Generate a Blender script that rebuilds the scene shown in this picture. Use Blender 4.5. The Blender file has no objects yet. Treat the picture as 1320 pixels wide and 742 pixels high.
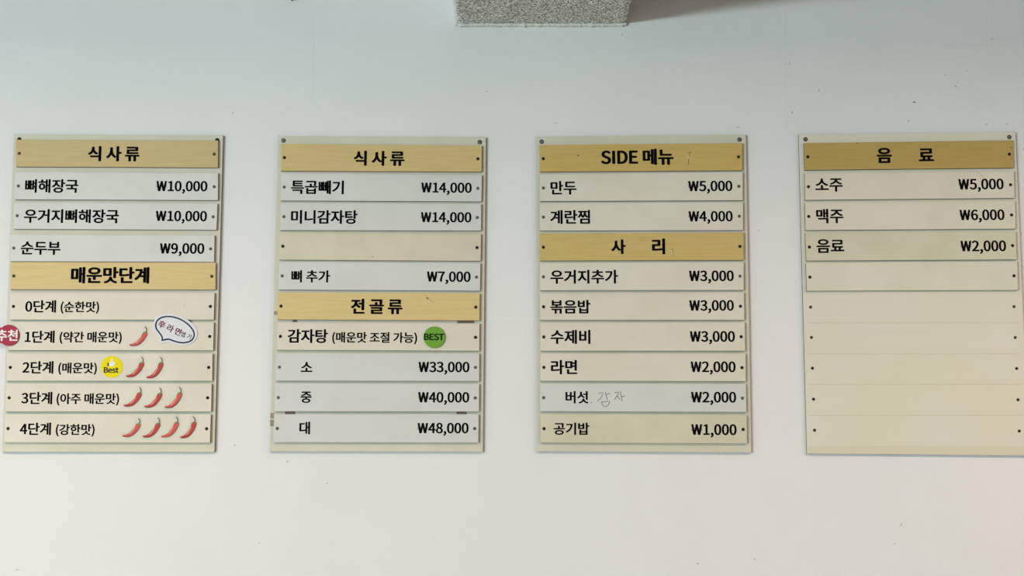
import bpy, bmesh, math, random
from mathutils import Vector, noise
random.seed(7)
SC = bpy.context.scene
COL = SC.collection
# ---------------------------------------------------------------- camera
F_PX = 2200.0
CAM = Vector((0.0, -4.8, 1.5))
PITCH = math.radians(7.37)
cd = bpy.data.cameras.new('camera'); cam = bpy.data.objects.new('camera', cd); COL.objects.link(cam)
cd.sensor_width = 36.0; cd.lens = F_PX / 1320 * 36.0; cd.clip_start = 0.05
cam.location = CAM; cam.rotation_euler = (math.pi / 2 + PITCH, 0, 0)
SC.camera = cam
KEY_W, KEY_C = 870, (.765, .945, 1.0)

LAMP_Y, LAMP_Z = -1.8, 2.85                    # two long pendant lamps near the menu wall, above the picture
LAMP_C = (1.0, .755, .60)
SKY_W, SKY_C = 0.06, (.8, .9, 1)
# ---------------------------------------------------------------- world: overcast daylight outside the open shop front
w = bpy.data.worlds.new('sky'); SC.world = w; w.use_nodes = True
bg = w.node_tree.nodes['Background']; bg.inputs[0].default_value = (*SKY_C, 1); bg.inputs[1].default_value = SKY_W
# ---------------------------------------------------------------- daylight lamps in the openings
def area(name, loc, target, sx, sy, power, color):
    l = bpy.data.lights.new(name, 'AREA'); l.shape = 'RECTANGLE'; l.size = sx; l.size_y = sy
    l.energy = power; l.color = color
    o = bpy.data.objects.new(name, l); COL.objects.link(o); o.location = loc
    o.rotation_euler = (Vector(target) - Vector(loc)).to_track_quat('-Z', 'Y').to_euler()
    return o
area('window_daylight', (-8.0, -11.8, 1.72), (0, 0, 2.1), 5.0, 0.6, KEY_W, KEY_C)
for lx, lw in ((-2.4, 50), (2.7, 56.5)):
    area('ceiling_lamp_light', (lx, LAMP_Y, LAMP_Z), (lx, LAMP_Y, 0), 3.6, 0.3, lw, LAMP_C)
SC.view_settings.view_transform = 'Standard'; SC.view_settings.look = 'None'
SC.view_settings.gamma = 1.0; SC.view_settings.use_curve_mapping = False
SC.view_settings.exposure = 0.08

# ---------------------------------------------------------------- helpers
def at(u, v, y=0.0):
    """point of the plane y seen at photo pixel (u, v) from where the picture was taken"""
    a = (u - 660.0) / F_PX; b = (371.0 - v) / F_PX
    d = Vector((a, math.cos(PITCH) - b * math.sin(PITCH), math.sin(PITCH) + b * math.cos(PITCH)))
    return CAM + d * ((y - CAM.y) / d.y)
PX = 4.8 / F_PX            # metres per pixel on the wall, about 2.2 mm

def node_mat(name, color, rough=0.5, spec=0.3):
    m = bpy.data.materials.new(name); m.use_nodes = True
    b = m.node_tree.nodes['Principled BSDF']
    b.inputs['Base Color'].default_value = (*color, 1); b.inputs['Roughness'].default_value = rough
    b.inputs['Specular IOR Level'].default_value = spec
    return m
def nn(m, typ, **kw):
    n = m.node_tree.nodes.new(typ)
    for k, v in kw.items():
        if k in n.inputs: n.inputs[k].default_value = v
        else: setattr(n, k, v)
    return n
def lk(m, a, b): m.node_tree.links.new(a, b)
def mottled(name, c1, c2, scale=(3, 3, 3), nscale=2.0, detail=3, rough=0.5, bump=0.0, bscale=60, spec=0.3, lo=.35, hi=.65):
    m = node_mat(name, c1, rough, spec); b = m.node_tree.nodes['Principled BSDF']
    g = nn(m, 'ShaderNodeNewGeometry'); mp = nn(m, 'ShaderNodeMapping'); mp.inputs['Scale'].default_value = scale
    lk(m, g.outputs['Position'], mp.inputs['Vector'])
    n = nn(m, 'ShaderNodeTexNoise', Scale=nscale, Detail=detail, Roughness=0.6); lk(m, mp.outputs[0], n.inputs['Vector'])
    r = nn(m, 'ShaderNodeValToRGB'); r.color_ramp.elements[0].color = (*c1, 1); r.color_ramp.elements[1].color = (*c2, 1)
    r.color_ramp.elements[0].position = lo; r.color_ramp.elements[1].position = hi
    lk(m, n.outputs[0], r.inputs[0]); lk(m, r.outputs[0], b.inputs['Base Color'])
    if bump:
        n2 = nn(m, 'ShaderNodeTexNoise', Scale=bscale, Detail=3.0); lk(m, mp.outputs[0], n2.inputs['Vector'])
        bp = nn(m, 'ShaderNodeBump', Strength=bump, Distance=0.002); lk(m, n2.outputs[0], bp.inputs['Height']); lk(m, bp.outputs[0], b.inputs['Normal'])
    return m
def tint(c, k): return tuple(min(1, x * k) for x in c)

ORG = {}
def mk(name, verts, faces, mats, parent=None, midx=None, smooth=False, origin=None):
    """one mesh object from world-space vertices; its origin sits at its own centre"""
    vs = [Vector(v) for v in verts]
    if origin is None:
        origin = Vector([(min(v[i] for v in vs) + max(v[i] for v in vs)) / 2 for i in range(3)])
    me = bpy.data.meshes.new(name)
    me.from_pydata([v - origin for v in vs], [], faces)
    for m in (mats if isinstance(mats, (list, tuple)) else [mats]): me.materials.append(m)
    if midx: me.polygons.foreach_set('material_index', midx)
    if smooth: me.polygons.foreach_set('use_smooth', [True] * len(me.polygons))
    me.update()
    bm = bmesh.new(); bm.from_mesh(me); bmesh.ops.recalc_face_normals(bm, faces=bm.faces); bm.to_mesh(me); bm.free()
    o = bpy.data.objects.new(name, me); COL.objects.link(o)
    base = ORG[parent.name] if parent else Vector((0, 0, 0))
    if parent: o.parent = parent
    o.location = origin - base; ORG[o.name] = origin.copy()
    return o
def empty(name, loc, label, cat, group=None):
    o = bpy.data.objects.new(name, None); COL.objects.link(o); o.location = loc; o.empty_display_size = .05
    ORG[o.name] = Vector(loc); o['label'] = label; o['category'] = cat
    if group: o['group'] = group
    return o

def plate(poly, y0, y1, bev=0.0007):
    """solid plate: outline poly [(x,z)] from the back plane y0 to the front plane y1 with a small chamfer"""
    n = len(poly); cx = sum(p[0] for p in poly) / n; cz = sum(p[1] for p in poly) / n
    area2 = sum(poly[i][0] * poly[(i + 1) % n][1] - poly[(i + 1) % n][0] * poly[i][1] for i in range(n))
    sgn = 1 if area2 > 0 else -1
    ins = inset(poly, bev)
    V = [(x, y0, z) for x, z in poly] + [(x, y1 + bev, z) for x, z in poly] + [(x, y1, z) for x, z in ins]
    Fs = [list(range(n)), list(range(2 * n, 3 * n))[::-1]]
    for i in range(n):
        j = (i + 1) % n
        Fs.append([i, n + i, n + j, j]); Fs.append([n + i, 2 * n + i, 2 * n + j, n + j])
    return V, Fs
def inset(poly, d):
    n = len(poly)
    area2 = sum(poly[i][0] * poly[(i + 1) % n][1] - poly[(i + 1) % n][0] * poly[i][1] for i in range(n))
    s = 1 if area2 > 0 else -1
    out = []
    for i in range(n):
        p0, p1, p2 = Vector(poly[i - 1]), Vector(poly[i]), Vector(poly[(i + 1) % n])
        e1 = (p1 - p0).normalized(); e2 = (p2 - p1).normalized()
        n1 = Vector((-e1.y, e1.x)) * s; n2 = Vector((-e2.y, e2.x)) * s
        b = (n1 + n2)
        b = b / max(.3, b.length_squared / 2)
        out.append(tuple(p1 + b * d))
    return out
def pxpoly(pts, y): return [(p.x, p.z) for p in (at(u, v, y) for u, v in pts)]
def catmull(pts, k=5, closed=True):
    n = len(pts); out = []
    for i in range(n if closed else n - 1):
        p = [Vector(pts[(i + j - 1) % n] if closed else pts[max(0, min(n - 1, i + j - 1))]) for j in range(4)]
        for s in range(k):
            t = s / k
            q = 0.5 * ((2 * p[1]) + (p[2] - p[0]) * t + (2 * p[0] - 5 * p[1] + 4 * p[2] - p[3]) * t * t + (3 * p[1] - p[0] - 3 * p[2] + p[3]) * t ** 3)
            out.append((q.x, q.y))
    if not closed: out.append(tuple(pts[-1]))
    return out
def circle(cx, cy, r, n=40): return [(cx + r * math.cos(2 * math.pi * i / n), cy + r * math.sin(2 * math.pi * i / n)) for i in range(n)]

# ---------------------------------------------------------------- lettering outlines (plain numbers)
GL = {
'(': [337,[(239,-197),(295,-171),(209,-29,168,141,168,311),(168,480,209,649,295,792),(239,818),(147,669,93,507,93,311),(93,114,147,-47,239,-197)]],
')': [337,[(99,-197),(191,-47,246,114,246,311),(246,507,191,669,99,818),(42,792),(128,649,171,480,171,311),(171,141,128,-29,42,-171)]],
',': [277,[(75,-190),(165,-152,221,-77,221,19),(221,86,192,126,144,126),(107,126,75,102,75,62),(75,22,106,-2,142,-2),(153,-1),(152,-61,115,-109,53,-136)]],
'0': [554,[(278,-13),(417,-13,506,113,506,369),(506,623,417,746,278,746),(138,746,50,623,50,369),(50,113,138,-13,278,-13)],[(278,61),(195,61,138,154,138,369),(138,583,195,674,278,674),(361,674,418,583,418,369),(418,154,361,61,278,61)]],
'1': [554,[(88,0),(490,0),(490,77),(343,77),(343,734),(273,734),(233,710,186,694,121,681),(121,623),(253,623),(253,77),(88,77)]],
'2': [554,[(45,0),(505,0),(505,79),(302,79),(182,72),(354,235,470,384,470,531),(470,662,387,746,256,746),(163,746,99,704,40,639),(93,587),(134,637,185,672,245,672),(336,672,381,611,381,527),(381,401,274,255,45,54)]],
'3': [554,[(263,-13),(394,-13,499,65,499,197),(499,297,430,361,344,382),(344,387),(422,414,474,474,474,563),(474,679,384,746,261,746),(176,746,111,710,56,659),(105,601),(147,643,198,672,257,672),(334,672,382,626,382,557),(382,478,330,416,178,416),(178,346),(349,346,406,288,406,199),(406,115,345,63,257,63),(174,63,119,103,77,147),(29,88),(77,35,149,-13,263,-13)]],
'4': [554,[(341,0),(426,0),(426,202),(525,202),(525,275),(426,275),(426,734),(325,734),(21,262),(21,202),(341,202)],[(341,275),(115,275),(282,526),(341,633),(345,633),(341,501)]],
'5': [554,[(262,-13),(385,-13,502,78,502,238),(502,400,402,472,281,472),(237,472,205,462,171,443),(190,655),(466,655),(466,734),(110,734),(86,391),(135,360),(177,389,208,403,257,403),(349,403,409,341,409,237),(409,129,341,63,253,63),(168,63,114,102,73,144),(27,85),(77,35,147,-13,262,-13)]],
'6': [554,[(301,-13),(415,-13,512,83,512,225),(512,379,432,455,309,455),(251,455,187,422,142,367),(146,594,229,671,331,671),(375,671,419,649,447,615),(499,671),(458,715,403,746,327,746),(185,746,56,638,56,350),(56,109,161,-13,301,-13)],[(144,294),(192,362,248,387,293,387),(382,387,425,325,425,225),(425,125,371,59,301,59),(209,59,154,142,144,294)]],
'7': [554,[(198,0),(293,0),(305,287,336,458,509,678),(509,734),(49,734),(49,655),(406,655),(261,455,211,278,198,0)]],
'8': [554,[(280,-13),(417,-13,510,70,510,176),(510,277,450,333,386,369),(386,374),(430,408,483,474,483,551),(483,664,407,744,282,744),(168,744,81,670,81,558),(81,481,127,426,181,390),(181,385),(113,349,46,280,46,182),(46,69,144,-13,280,-13)],[(330,398),(243,432,165,471,165,558),(165,630,213,677,281,677),(359,677,406,619,406,546),(406,493,379,442,330,398)],[(281,55),(193,55,127,112,127,190),(127,261,169,318,229,357),(333,314,422,278,422,179),(422,106,366,55,281,55)]],
'9': [554,[(235,-13),(373,-13,502,101,502,398),(502,631,395,746,254,746),(141,746,45,651,45,509),(45,357,125,278,246,278),(307,278,370,313,415,367),(408,141,326,63,232,63),(184,63,141,85,109,119),(58,62),(99,19,155,-13,235,-13)],[(414,445),(366,374,310,346,261,346),(174,346,130,410,130,509),(130,609,184,675,255,675),(349,675,405,595,414,445)]],
'B': [657,[(101,0),(334,0),(498,0,613,71,613,215),(613,315,550,374,463,390),(463,395),(533,417,570,481,570,554),(570,683,466,734,318,734),(101,734)],[(193,422),(193,661),(306,661),(422,661,479,629,479,542),(479,467,429,422,302,422)],[(193,74),(193,350),(321,350),(450,350,521,309,521,218),(521,119,447,74,321,74)]],
'D': [689,[(101,0),(288,0),(510,0,630,137,630,369),(630,603,510,734,285,734),(101,734)],[(193,77),(193,658),(277,658),(449,658,534,555,534,369),(534,184,449,77,277,77)]],
'E': [589,[(101,0),(534,0),(534,79),(193,79),(193,346),(471,346),(471,425),(193,425),(193,655),(523,655),(523,734),(101,734)]],
'I': [294,[(101,0),(193,0),(193,734),(101,734)]],
'S': [597,[(304,-13),(457,-13,553,79,553,195),(553,304,487,354,402,391),(298,437),(241,461,176,487,176,559),(176,624,230,665,313,665),(382,665,435,639,480,598),(528,656),(478,710,400,746,313,746),(181,746,82,665,82,552),(82,446,163,393,231,365),(336,318),(406,287,459,263,459,187),(459,117,402,69,305,69),(229,69,155,104,103,159),(48,95),(111,29,200,-13,304,-13)]],
'T': [600,[(253,0),(346,0),(346,655),(568,655),(568,734),(31,734),(31,655),(253,655)]],
'e': [554,[(312,-13),(385,-13,443,11,490,42),(458,103),(417,77,375,61,322,61),(219,61,149,134,142,250),(509,250),(512,302),(512,457,434,558,295,558),(171,558,53,448,53,271),(53,93,167,-13,312,-13)],[(141,315),(152,423,221,485,297,485),(382,485,432,425,432,315)]],
's': [469,[(234,-13),(362,-13,431,61,431,149),(431,251,345,283,266,313),(205,336,149,357,149,407),(149,450,181,486,250,486),(298,486,336,465,374,438),(417,495),(376,529,317,558,249,558),(130,558,62,489,62,403),(62,310,144,274,221,246),(280,224,344,198,344,143),(344,96,309,58,237,58),(173,58,125,85,77,123),(32,62),(83,19,157,-13,234,-13)]],
't': [377,[(262,-13),(296,-13,333,-3,363,7),(345,77),(327,69,303,61,283,61),(221,61,199,99,199,165),(199,470),(347,470),(347,543),(199,543),(199,696),(123,696),(113,543),(27,538),(27,470),(109,470),(109,168),(109,59,147,-13,262,-13)]],
'₩': [554,[(-17,339),(62,339),(109,0),(202,0),(247,339),(309,339),(355,0),(454,0),(496,339),(569,339),(569,386),(502,386),(544,713),(465,713),(434,386),(361,386),(321,669),(240,669),(201,386),(130,386),(98,713),(13,713),(56,385),(-17,382)],[(253,386),(257,416),(275,599),(280,599),(298,417),(302,386)],[(430,339),(418,221),(405,70),(400,70),(384,221),(367,339)],[(194,339),(178,221),(163,70),(158,70),(146,221),(134,339)]],
'辛': [1000,[(424,823),(478,712),(125,712),(125,643),(883,643),(883,712),(560,712),(494,847)],[(685,640),(669,585,638,509,613,455),(334,455),(387,473),(376,517,346,585,317,638),(248,615),(275,566,301,498,312,455),(55,455),(55,385),(459,385),(459,229),(103,229),(103,157),(459,157),(459,-80),(536,-80),(536,157),(904,157),(904,229),(536,229),(536,385),(946,385),(946,455),(687,455),(762,621)]],
'가': [920,[(662,827),(662,-77),(745,-77),(745,391),(889,391),(889,461),(745,461),(745,827)],[(97,730),(97,662),(430,662),(410,447,285,274,55,158),(101,94),(394,240,512,473,512,730)]],
'간': [920,[(669,827),(669,166),(752,166),(752,483),(886,483),(886,553),(752,553),(752,827)],[(88,758),(88,688),(419,688),(403,530,265,403,51,336),(86,269),(346,351,510,523,510,758)],[(189,233),(189,-58),(791,-58),(791,10),(271,10),(271,233)]],
'감': [920,[(182,272),(182,-65),(752,-65),(752,272)],[(670,205),(670,2),(264,2),(264,205)],[(670,827),(670,314),(752,314),(752,538),(886,538),(886,607),(752,607),(752,827)],[(89,768),(89,702),(416,702),(401,550,269,430,49,371),(82,304),(349,377,506,541,506,768)]],
'강': [920,[(469,275),(289,275,173,208,173,99),(173,-10,289,-77,469,-77),(648,-77,762,-10,762,99),(762,208,648,275,469,275)],[(469,209),(598,209,681,167,681,99),(681,32,598,-10,469,-10),(338,-10,255,32,255,99),(255,167,338,209,469,209)],[(670,827),(670,286),(752,286),(752,525),(886,525),(886,593),(752,593),(752,827)],[(90,760),(90,693),(417,693),(402,537,266,414,51,350),(85,283),(347,360,507,529,507,760)]],
'거': [920,[(501,464),(501,395),(711,395),(711,-78),(793,-78),(793,827),(711,827),(711,464)],[(89,729),(89,662),(419,662),(403,451,293,278,50,159),(95,94),(397,245,502,471,502,729)]],
'계': [920,[(739,827),(739,-78),(818,-78),(818,827)],[(89,712),(89,645),(354,645),(339,455,243,293,49,177),(98,117),(269,219,366,355,409,509),(558,509),(558,349),(394,349),(394,281),(558,281),(558,-32),(637,-32),(637,803),(558,803),(558,576),(424,576),(432,621,437,666,437,712)]],
'골': [920,[(147,791),(147,723),(681,723),(681,669,680,607,664,526),(746,518),(763,606,763,674,763,733),(763,791)],[(386,623),(386,466),(51,466),(51,400),(866,400),(866,466),(469,466),(469,623)],[(149,-1),(149,-67),(790,-67),(790,-1),(231,-1),(231,101),(767,101),(767,317),(147,317),(147,250),(685,250),(685,160),(149,160)]],
'곱': [920,[(157,295),(157,-66),(760,-66),(760,295),(678,295),(678,186),(239,186),(239,295)],[(239,121),(678,121),(678,2),(239,2)],[(147,791),(147,723),(681,723),(681,662,681,591,657,496),(739,487),(763,585,763,661,763,726),(763,791)],[(386,598),(386,439),(51,439),(51,371),(867,371),(867,439),(469,439),(469,598)]],
'공': [920,[(455,256),(263,256,141,194,141,89),(141,-14,263,-77,455,-77),(648,-77,770,-14,770,89),(770,194,648,256,455,256)],[(455,192),(598,192,688,153,688,89),(688,27,598,-11,455,-11),(314,-11,223,27,223,89),(223,153,314,192,455,192)],[(147,782),(147,714),(681,714),(681,705),(681,634,681,567,657,474),(738,465),(763,558,763,632,763,705),(763,782)],[(386,581),(386,406),(51,406),(51,338),(866,338),(866,406),(469,406),(469,581)]],
'국': [920,[(135,229),(135,161),(686,161),(686,-78),(769,-78),(769,229),(501,229),(501,393),(871,393),(871,462),(742,462),(765,568,765,650,765,719),(765,784),(154,784),(154,717),(682,717),(682,648,682,569,658,462),(50,462),(50,393),(417,393),(417,229)]],
'기': [920,[(710,827),(710,-78),(792,-78),(792,827)],[(103,729),(103,662),(442,662),(425,446,303,274,61,158),(105,91),(408,238,526,469,526,729)]],
'뉴': [920,[(154,782),(154,454),(771,454),(771,522),(237,522),(237,782)],[(50,325),(50,256),(261,256),(261,-78),(344,-78),(344,256),(574,256),(574,-78),(656,-78),(656,256),(867,256),(867,325)]],
'능': [920,[(50,403),(50,335),(869,335),(869,403)],[(458,255),(265,255,149,195,149,90),(149,-14,265,-74,458,-74),(651,-74,767,-14,767,90),(767,195,651,255,458,255)],[(458,189),(599,189,685,154,685,90),(685,29,599,-9,458,-9),(317,-9,232,29,232,90),(232,154,317,189,458,189)],[(161,809),(161,509),(775,509),(775,576),(243,576),(243,809)]],
'니': [920,[(709,827),(709,-78),(791,-78),(791,827)],[(107,227),(107,155),(181,155),(325,155,467,166,625,199),(614,269),(465,239,325,227,189,227),(189,738),(107,738)]],
'단': [920,[(670,827),(670,173),(752,173),(752,490),(887,490),(887,559),(752,559),(752,827)],[(93,750),(93,333),(162,333),(351,333,458,338,583,363),(574,431),(455,407,353,401,174,401),(174,681),(491,681),(491,750)],[(189,238),(189,-58),(792,-58),(792,10),(271,10),(271,238)]],
'대': [920,[(534,807),(534,-31),(610,-31),(610,397),(738,397),(738,-78),(817,-78),(817,827),(738,827),(738,464),(610,464),(610,807)],[(82,718),(82,145),(141,145),(277,145,368,149,477,173),(469,241),(370,221,285,216,165,215),(165,649),(418,649),(418,718)]],
'두': [920,[(162,775),(162,423),(767,423),(767,490),(246,490),(246,706),(754,706),(754,775)],[(49,305),(49,237),(416,237),(416,-75),(498,-75),(498,237),(870,237),(870,305)]],
'라': [920,[(663,827),(663,-79),(745,-79),(745,398),(894,398),(894,469),(745,469),(745,827)],[(85,743),(85,675),(411,675),(411,486),(87,486),(87,139),(159,139),(331,139,451,146,592,173),(584,240),(449,215,333,209,169,209),(169,418),(494,418),(494,743)]],
'란': [920,[(670,826),(670,160),(752,160),(752,479),(887,479),(887,550),(752,550),(752,826)],[(194,211),(194,-58),(793,-58),(793,10),(278,10),(278,211)],[(87,767),(87,699),(414,699),(414,573),(89,573),(89,301),(160,301),(328,301,447,305,590,329),(582,398),(445,375,329,368,171,368),(171,509),(494,509),(494,767)]],
'료': [920,[(152,341),(152,273),(279,273),(279,103),(50,103),(50,34),(871,34),(871,103),(649,103),(649,273),(790,273),(790,341),(234,341),(234,486),(768,486),(768,760),(150,760),(150,693),(686,693),(686,553),(152,553)],[(360,103),(360,273),(568,273),(568,103)]],
'류': [920,[(49,288),(49,221),(262,221),(262,-78),(345,-78),(345,221),(574,221),(574,-78),(656,-78),(656,221),(870,221),(870,288)],[(150,448),(150,381),(791,381),(791,448),(233,448),(233,559),(770,559),(770,792),(147,792),(147,725),(686,725),(686,622),(150,622)]],
'리': [920,[(710,827),(710,-79),(791,-79),(791,827)],[(101,743),(101,675),(434,675),(434,487),(102,487),(102,141),(177,141),(333,141,470,146,632,173),(624,241),(466,216,334,209,186,209),(186,421),(518,421),(518,743)]],
'만': [920,[(87,745),(87,327),(503,327),(503,745)],[(422,678),(422,394),(168,394),(168,678)],[(670,827),(670,165),(752,165),(752,483),(886,483),(886,552),(752,552),(752,827)],[(189,227),(189,-58),(792,-58),(792,10),(271,10),(271,227)]],
'맛': [920,[(87,759),(87,357),(494,357),(494,759)],[(413,691),(413,423),(168,423),(168,691)],[(670,827),(670,226),(752,226),(752,511),(886,511),(886,581),(752,581),(752,827)],[(438,269),(438,242),(438,114,297,18,136,-8),(169,-74),(303,-49,425,19,479,122),(534,19,654,-49,789,-74),(822,-8),(661,18,519,114,519,242),(519,269)]],
'매': [920,[(82,722),(82,165),(427,165),(427,722)],[(349,656),(349,231),(160,231),(160,656)],[(538,808),(538,-32),(617,-32),(617,400),(739,400),(739,-78),(819,-78),(819,827),(739,827),(739,470),(617,470),(617,808)]],
'맥': [920,[(206,238),(206,170),(730,170),(730,-78),(813,-78),(813,238)],[(90,750),(90,357),(439,357),(439,750)],[(361,685),(361,422),(168,422),(168,685)],[(539,809),(539,294),(617,294),(617,526),(734,526),(734,288),(813,288),(813,826),(734,826),(734,594),(617,594),(617,809)]],
'맵': [920,[(90,763),(90,382),(439,382),(439,763)],[(361,698),(361,447),(168,447),(168,698)],[(219,293),(219,-66),(813,-66),(813,293),(731,293),(731,186),(301,186),(301,293)],[(301,119),(731,119),(731,2),(301,2)],[(539,809),(539,341),(617,341),(617,550),(734,550),(734,334),(813,334),(813,826),(734,826),(734,619),(617,619),(617,809)]],
'메': [920,[(349,656),(349,231),(160,231),(160,656)],[(739,827),(739,-78),(819,-78),(819,827)],[(559,808),(559,486),(427,486),(427,722),(82,722),(82,165),(427,165),(427,418),(559,418),(559,-32),(638,-32),(638,808)]],
'면': [920,[(423,681),(423,391),(173,391),(173,681)],[(504,599),(711,599),(711,474),(504,474)],[(711,826),(711,669),(504,669),(504,749),(93,749),(93,325),(504,325),(504,406),(711,406),(711,166),(794,166),(794,826)],[(213,225),(213,-58),(815,-58),(815,10),(296,10),(296,225)]],
'미': [920,[(101,738),(101,149),(518,149),(518,738)],[(438,672),(438,216),(183,216),(183,672)],[(707,827),(707,-79),(791,-79),(791,827)]],
'밥': [920,[(87,782),(87,370),(506,370),(506,782),(424,782),(424,649),(169,649),(169,782)],[(169,583),(424,583),(424,438),(169,438)],[(182,288),(182,-66),(752,-66),(752,288),(670,288),(670,181),(264,181),(264,288)],[(264,114),(670,114),(670,2),(264,2)],[(670,827),(670,330),(752,330),(752,550),(886,550),(886,619),(752,619),(752,827)]],
'버': [920,[(169,455),(421,455),(421,217),(169,217)],[(86,757),(86,149),(502,149),(502,423),(712,423),(712,-79),(794,-79),(794,827),(712,827),(712,491),(502,491),(502,757),(421,757),(421,521),(169,521),(169,757)]],
'볶': [920,[(133,227),(133,159),(352,159),(352,-77),(433,-77),(433,227)],[(477,227),(477,159),(689,159),(689,-77),(771,-77),(771,227)],[(240,642),(678,642),(678,538),(240,538)],[(158,809),(158,471),(417,471),(417,375),(50,375),(50,309),(867,309),(867,375),(501,375),(501,471),(760,471),(760,809),(678,809),(678,706),(240,706),(240,809)]],
'부': [920,[(153,791),(153,399),(766,399),(766,791),(682,791),(682,666),(235,666),(235,791)],[(235,599),(682,599),(682,467),(235,467)],[(49,291),(49,224),(416,224),(416,-78),(498,-78),(498,224),(870,224),(870,291)]],
'비': [920,[(707,827),(707,-79),(791,-79),(791,827)],[(101,751),(101,139),(527,139),(527,751),(446,751),(446,512),(184,512),(184,751)],[(184,446),(446,446),(446,208),(184,208)]],
'빼': [920,[(66,730),(66,151),(281,151),(281,730),(217,730),(217,511),(131,511),(131,730)],[(131,445),(217,445),(217,218),(131,218)],[(333,730),(333,151),(547,151),(547,730),(483,730),(483,511),(398,511),(398,730)],[(398,445),(483,445),(483,218),(398,218)],[(613,808),(613,-32),(686,-32),(686,393),(765,393),(765,-78),(839,-78),(839,827),(765,827),(765,462),(686,462),(686,808)]],
'뼈': [920,[(71,743),(71,142),(317,142),(317,743),(246,743),(246,511),(141,511),(141,743)],[(141,446),(246,446),(246,210),(141,210)],[(447,446),(553,446),(553,210),(447,210)],[(622,530),(731,530),(731,362),(622,362)],[(731,827),(731,598),(622,598),(622,743),(553,743),(553,511),(447,511),(447,743),(377,743),(377,142),(622,142),(622,293),(731,293),(731,-78),(811,-78),(811,827)]],
'사': [920,[(271,750),(271,587),(271,422,169,248,37,182),(88,115),(190,169,273,282,313,415),(353,290,434,184,533,133),(583,199),(455,263,353,427,353,587),(353,750)],[(662,827),(662,-78),(745,-78),(745,390),(894,390),(894,462),(745,462),(745,827)]],
'섯': [920,[(514,642),(514,574),(711,574),(711,199),(794,199),(794,827),(711,827),(711,642)],[(462,261),(462,237),(462,115,317,17,157,-9),(189,-74),(325,-50,449,21,503,121),(558,19,680,-50,818,-74),(850,-9),(688,17,546,112,546,237),(546,261)],[(277,783),(277,687),(277,549,189,426,51,376),(95,310),(201,351,280,433,318,537),(357,445,434,369,534,333),(576,397),(446,443,357,558,357,682),(357,783)]],
'소': [920,[(415,328),(415,109),(50,109),(50,40),(871,40),(871,109),(497,109),(497,328)],[(413,767),(413,697),(413,547,242,414,82,386),(118,317),(257,346,398,439,456,568),(515,439,656,346,795,317),(831,386),(671,414,499,547,499,697),(499,767)]],
'수': [920,[(416,795),(416,744),(416,616,257,507,93,483),(125,416),(266,439,402,518,461,627),(518,518,654,439,794,416),(827,483),(663,507,502,618,502,744),(502,795)],[(50,318),(50,249),(416,249),(416,-78),(498,-78),(498,249),(867,249),(867,318)]],
'순': [920,[(416,805),(416,760),(416,638,259,534,99,509),(131,443),(269,466,403,542,459,648),(517,543,649,467,786,445),(818,510),(661,534,502,642,502,760),(502,805)],[(49,367),(49,299),(424,299),(424,117),(506,117),(506,299),(870,299),(870,367)],[(153,203),(153,-58),(778,-58),(778,10),(237,10),(237,203)]],
'식': [920,[(187,237),(187,169),(709,169),(709,-78),(791,-78),(791,237)],[(709,827),(709,283),(791,283),(791,827)],[(285,784),(285,696),(285,561,194,437,58,386),(101,320),(207,361,289,446,328,551),(369,453,450,375,554,336),(595,402),(462,449,369,566,369,696),(369,784)]],
'아': [920,[(290,758),(157,758,63,634,63,442),(63,249,157,126,290,126),(423,126,518,249,518,442),(518,634,423,758,290,758)],[(290,683),(378,683,438,589,438,442),(438,295,378,200,290,200),(203,200,142,295,142,442),(142,589,203,683,290,683)],[(662,827),(662,-78),(745,-78),(745,397),(894,397),(894,466),(745,466),(745,827)]],
'약': [920,[(165,247),(165,179),(670,179),(670,-78),(752,-78),(752,247)],[(302,774),(166,774,66,686,66,559),(66,432,166,345,302,345),(439,345,538,432,538,559),(538,686,439,774,302,774)],[(302,702),(392,702,458,645,458,559),(458,473,392,415,302,415),(213,415,147,473,147,559),(147,645,213,702,302,702)],[(670,827),(670,290),(752,290),(752,426),(883,426),(883,496),(752,496),(752,621),(883,621),(883,689),(752,689),(752,827)]],
'우': [920,[(457,791),(269,791,141,714,141,592),(141,471,269,394,457,394),(646,394,775,471,775,592),(775,714,646,791,457,791)],[(457,725),(597,725,689,672,689,592),(689,512,597,462,457,462),(319,462,226,512,226,592),(226,672,319,725,457,725)],[(49,309),(49,240),(416,240),(416,-78),(498,-78),(498,240),(870,240),(870,309)]],
'운': [920,[(458,805),(267,805,141,735,141,622),(141,510,267,441,458,441),(650,441,775,510,775,622),(775,735,650,805,458,805)],[(458,737),(597,737,687,694,687,622),(687,552,597,510,458,510),(321,510,229,552,229,622),(229,694,321,737,458,737)],[(49,368),(49,301),(424,301),(424,117),(509,117),(509,301),(870,301),(870,368)],[(154,206),(154,-58),(778,-58),(778,11),(237,11),(237,206)]],
'음': [920,[(458,807),(263,807,141,743,141,635),(141,528,263,465,458,465),(654,465,776,528,776,635),(776,743,654,807,458,807)],[(458,742),(601,742,691,702,691,635),(691,570,601,531,458,531),(315,531,225,570,225,635),(225,702,315,742,458,742)],[(150,232),(150,-66),(767,-66),(767,232)],[(686,165),(686,2),(231,2),(231,165)],[(50,389),(50,320),(867,320),(867,389)]],
'자': [920,[(67,735),(67,665),(273,665),(273,551),(273,398,165,226,35,162),(85,96),(185,149,274,264,315,395),(357,274,440,168,541,118),(587,184),(457,247,355,407,355,551),(355,665),(555,665),(555,735)],[(662,827),(662,-78),(745,-78),(745,392),(894,392),(894,462),(745,462),(745,827)]],
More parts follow.
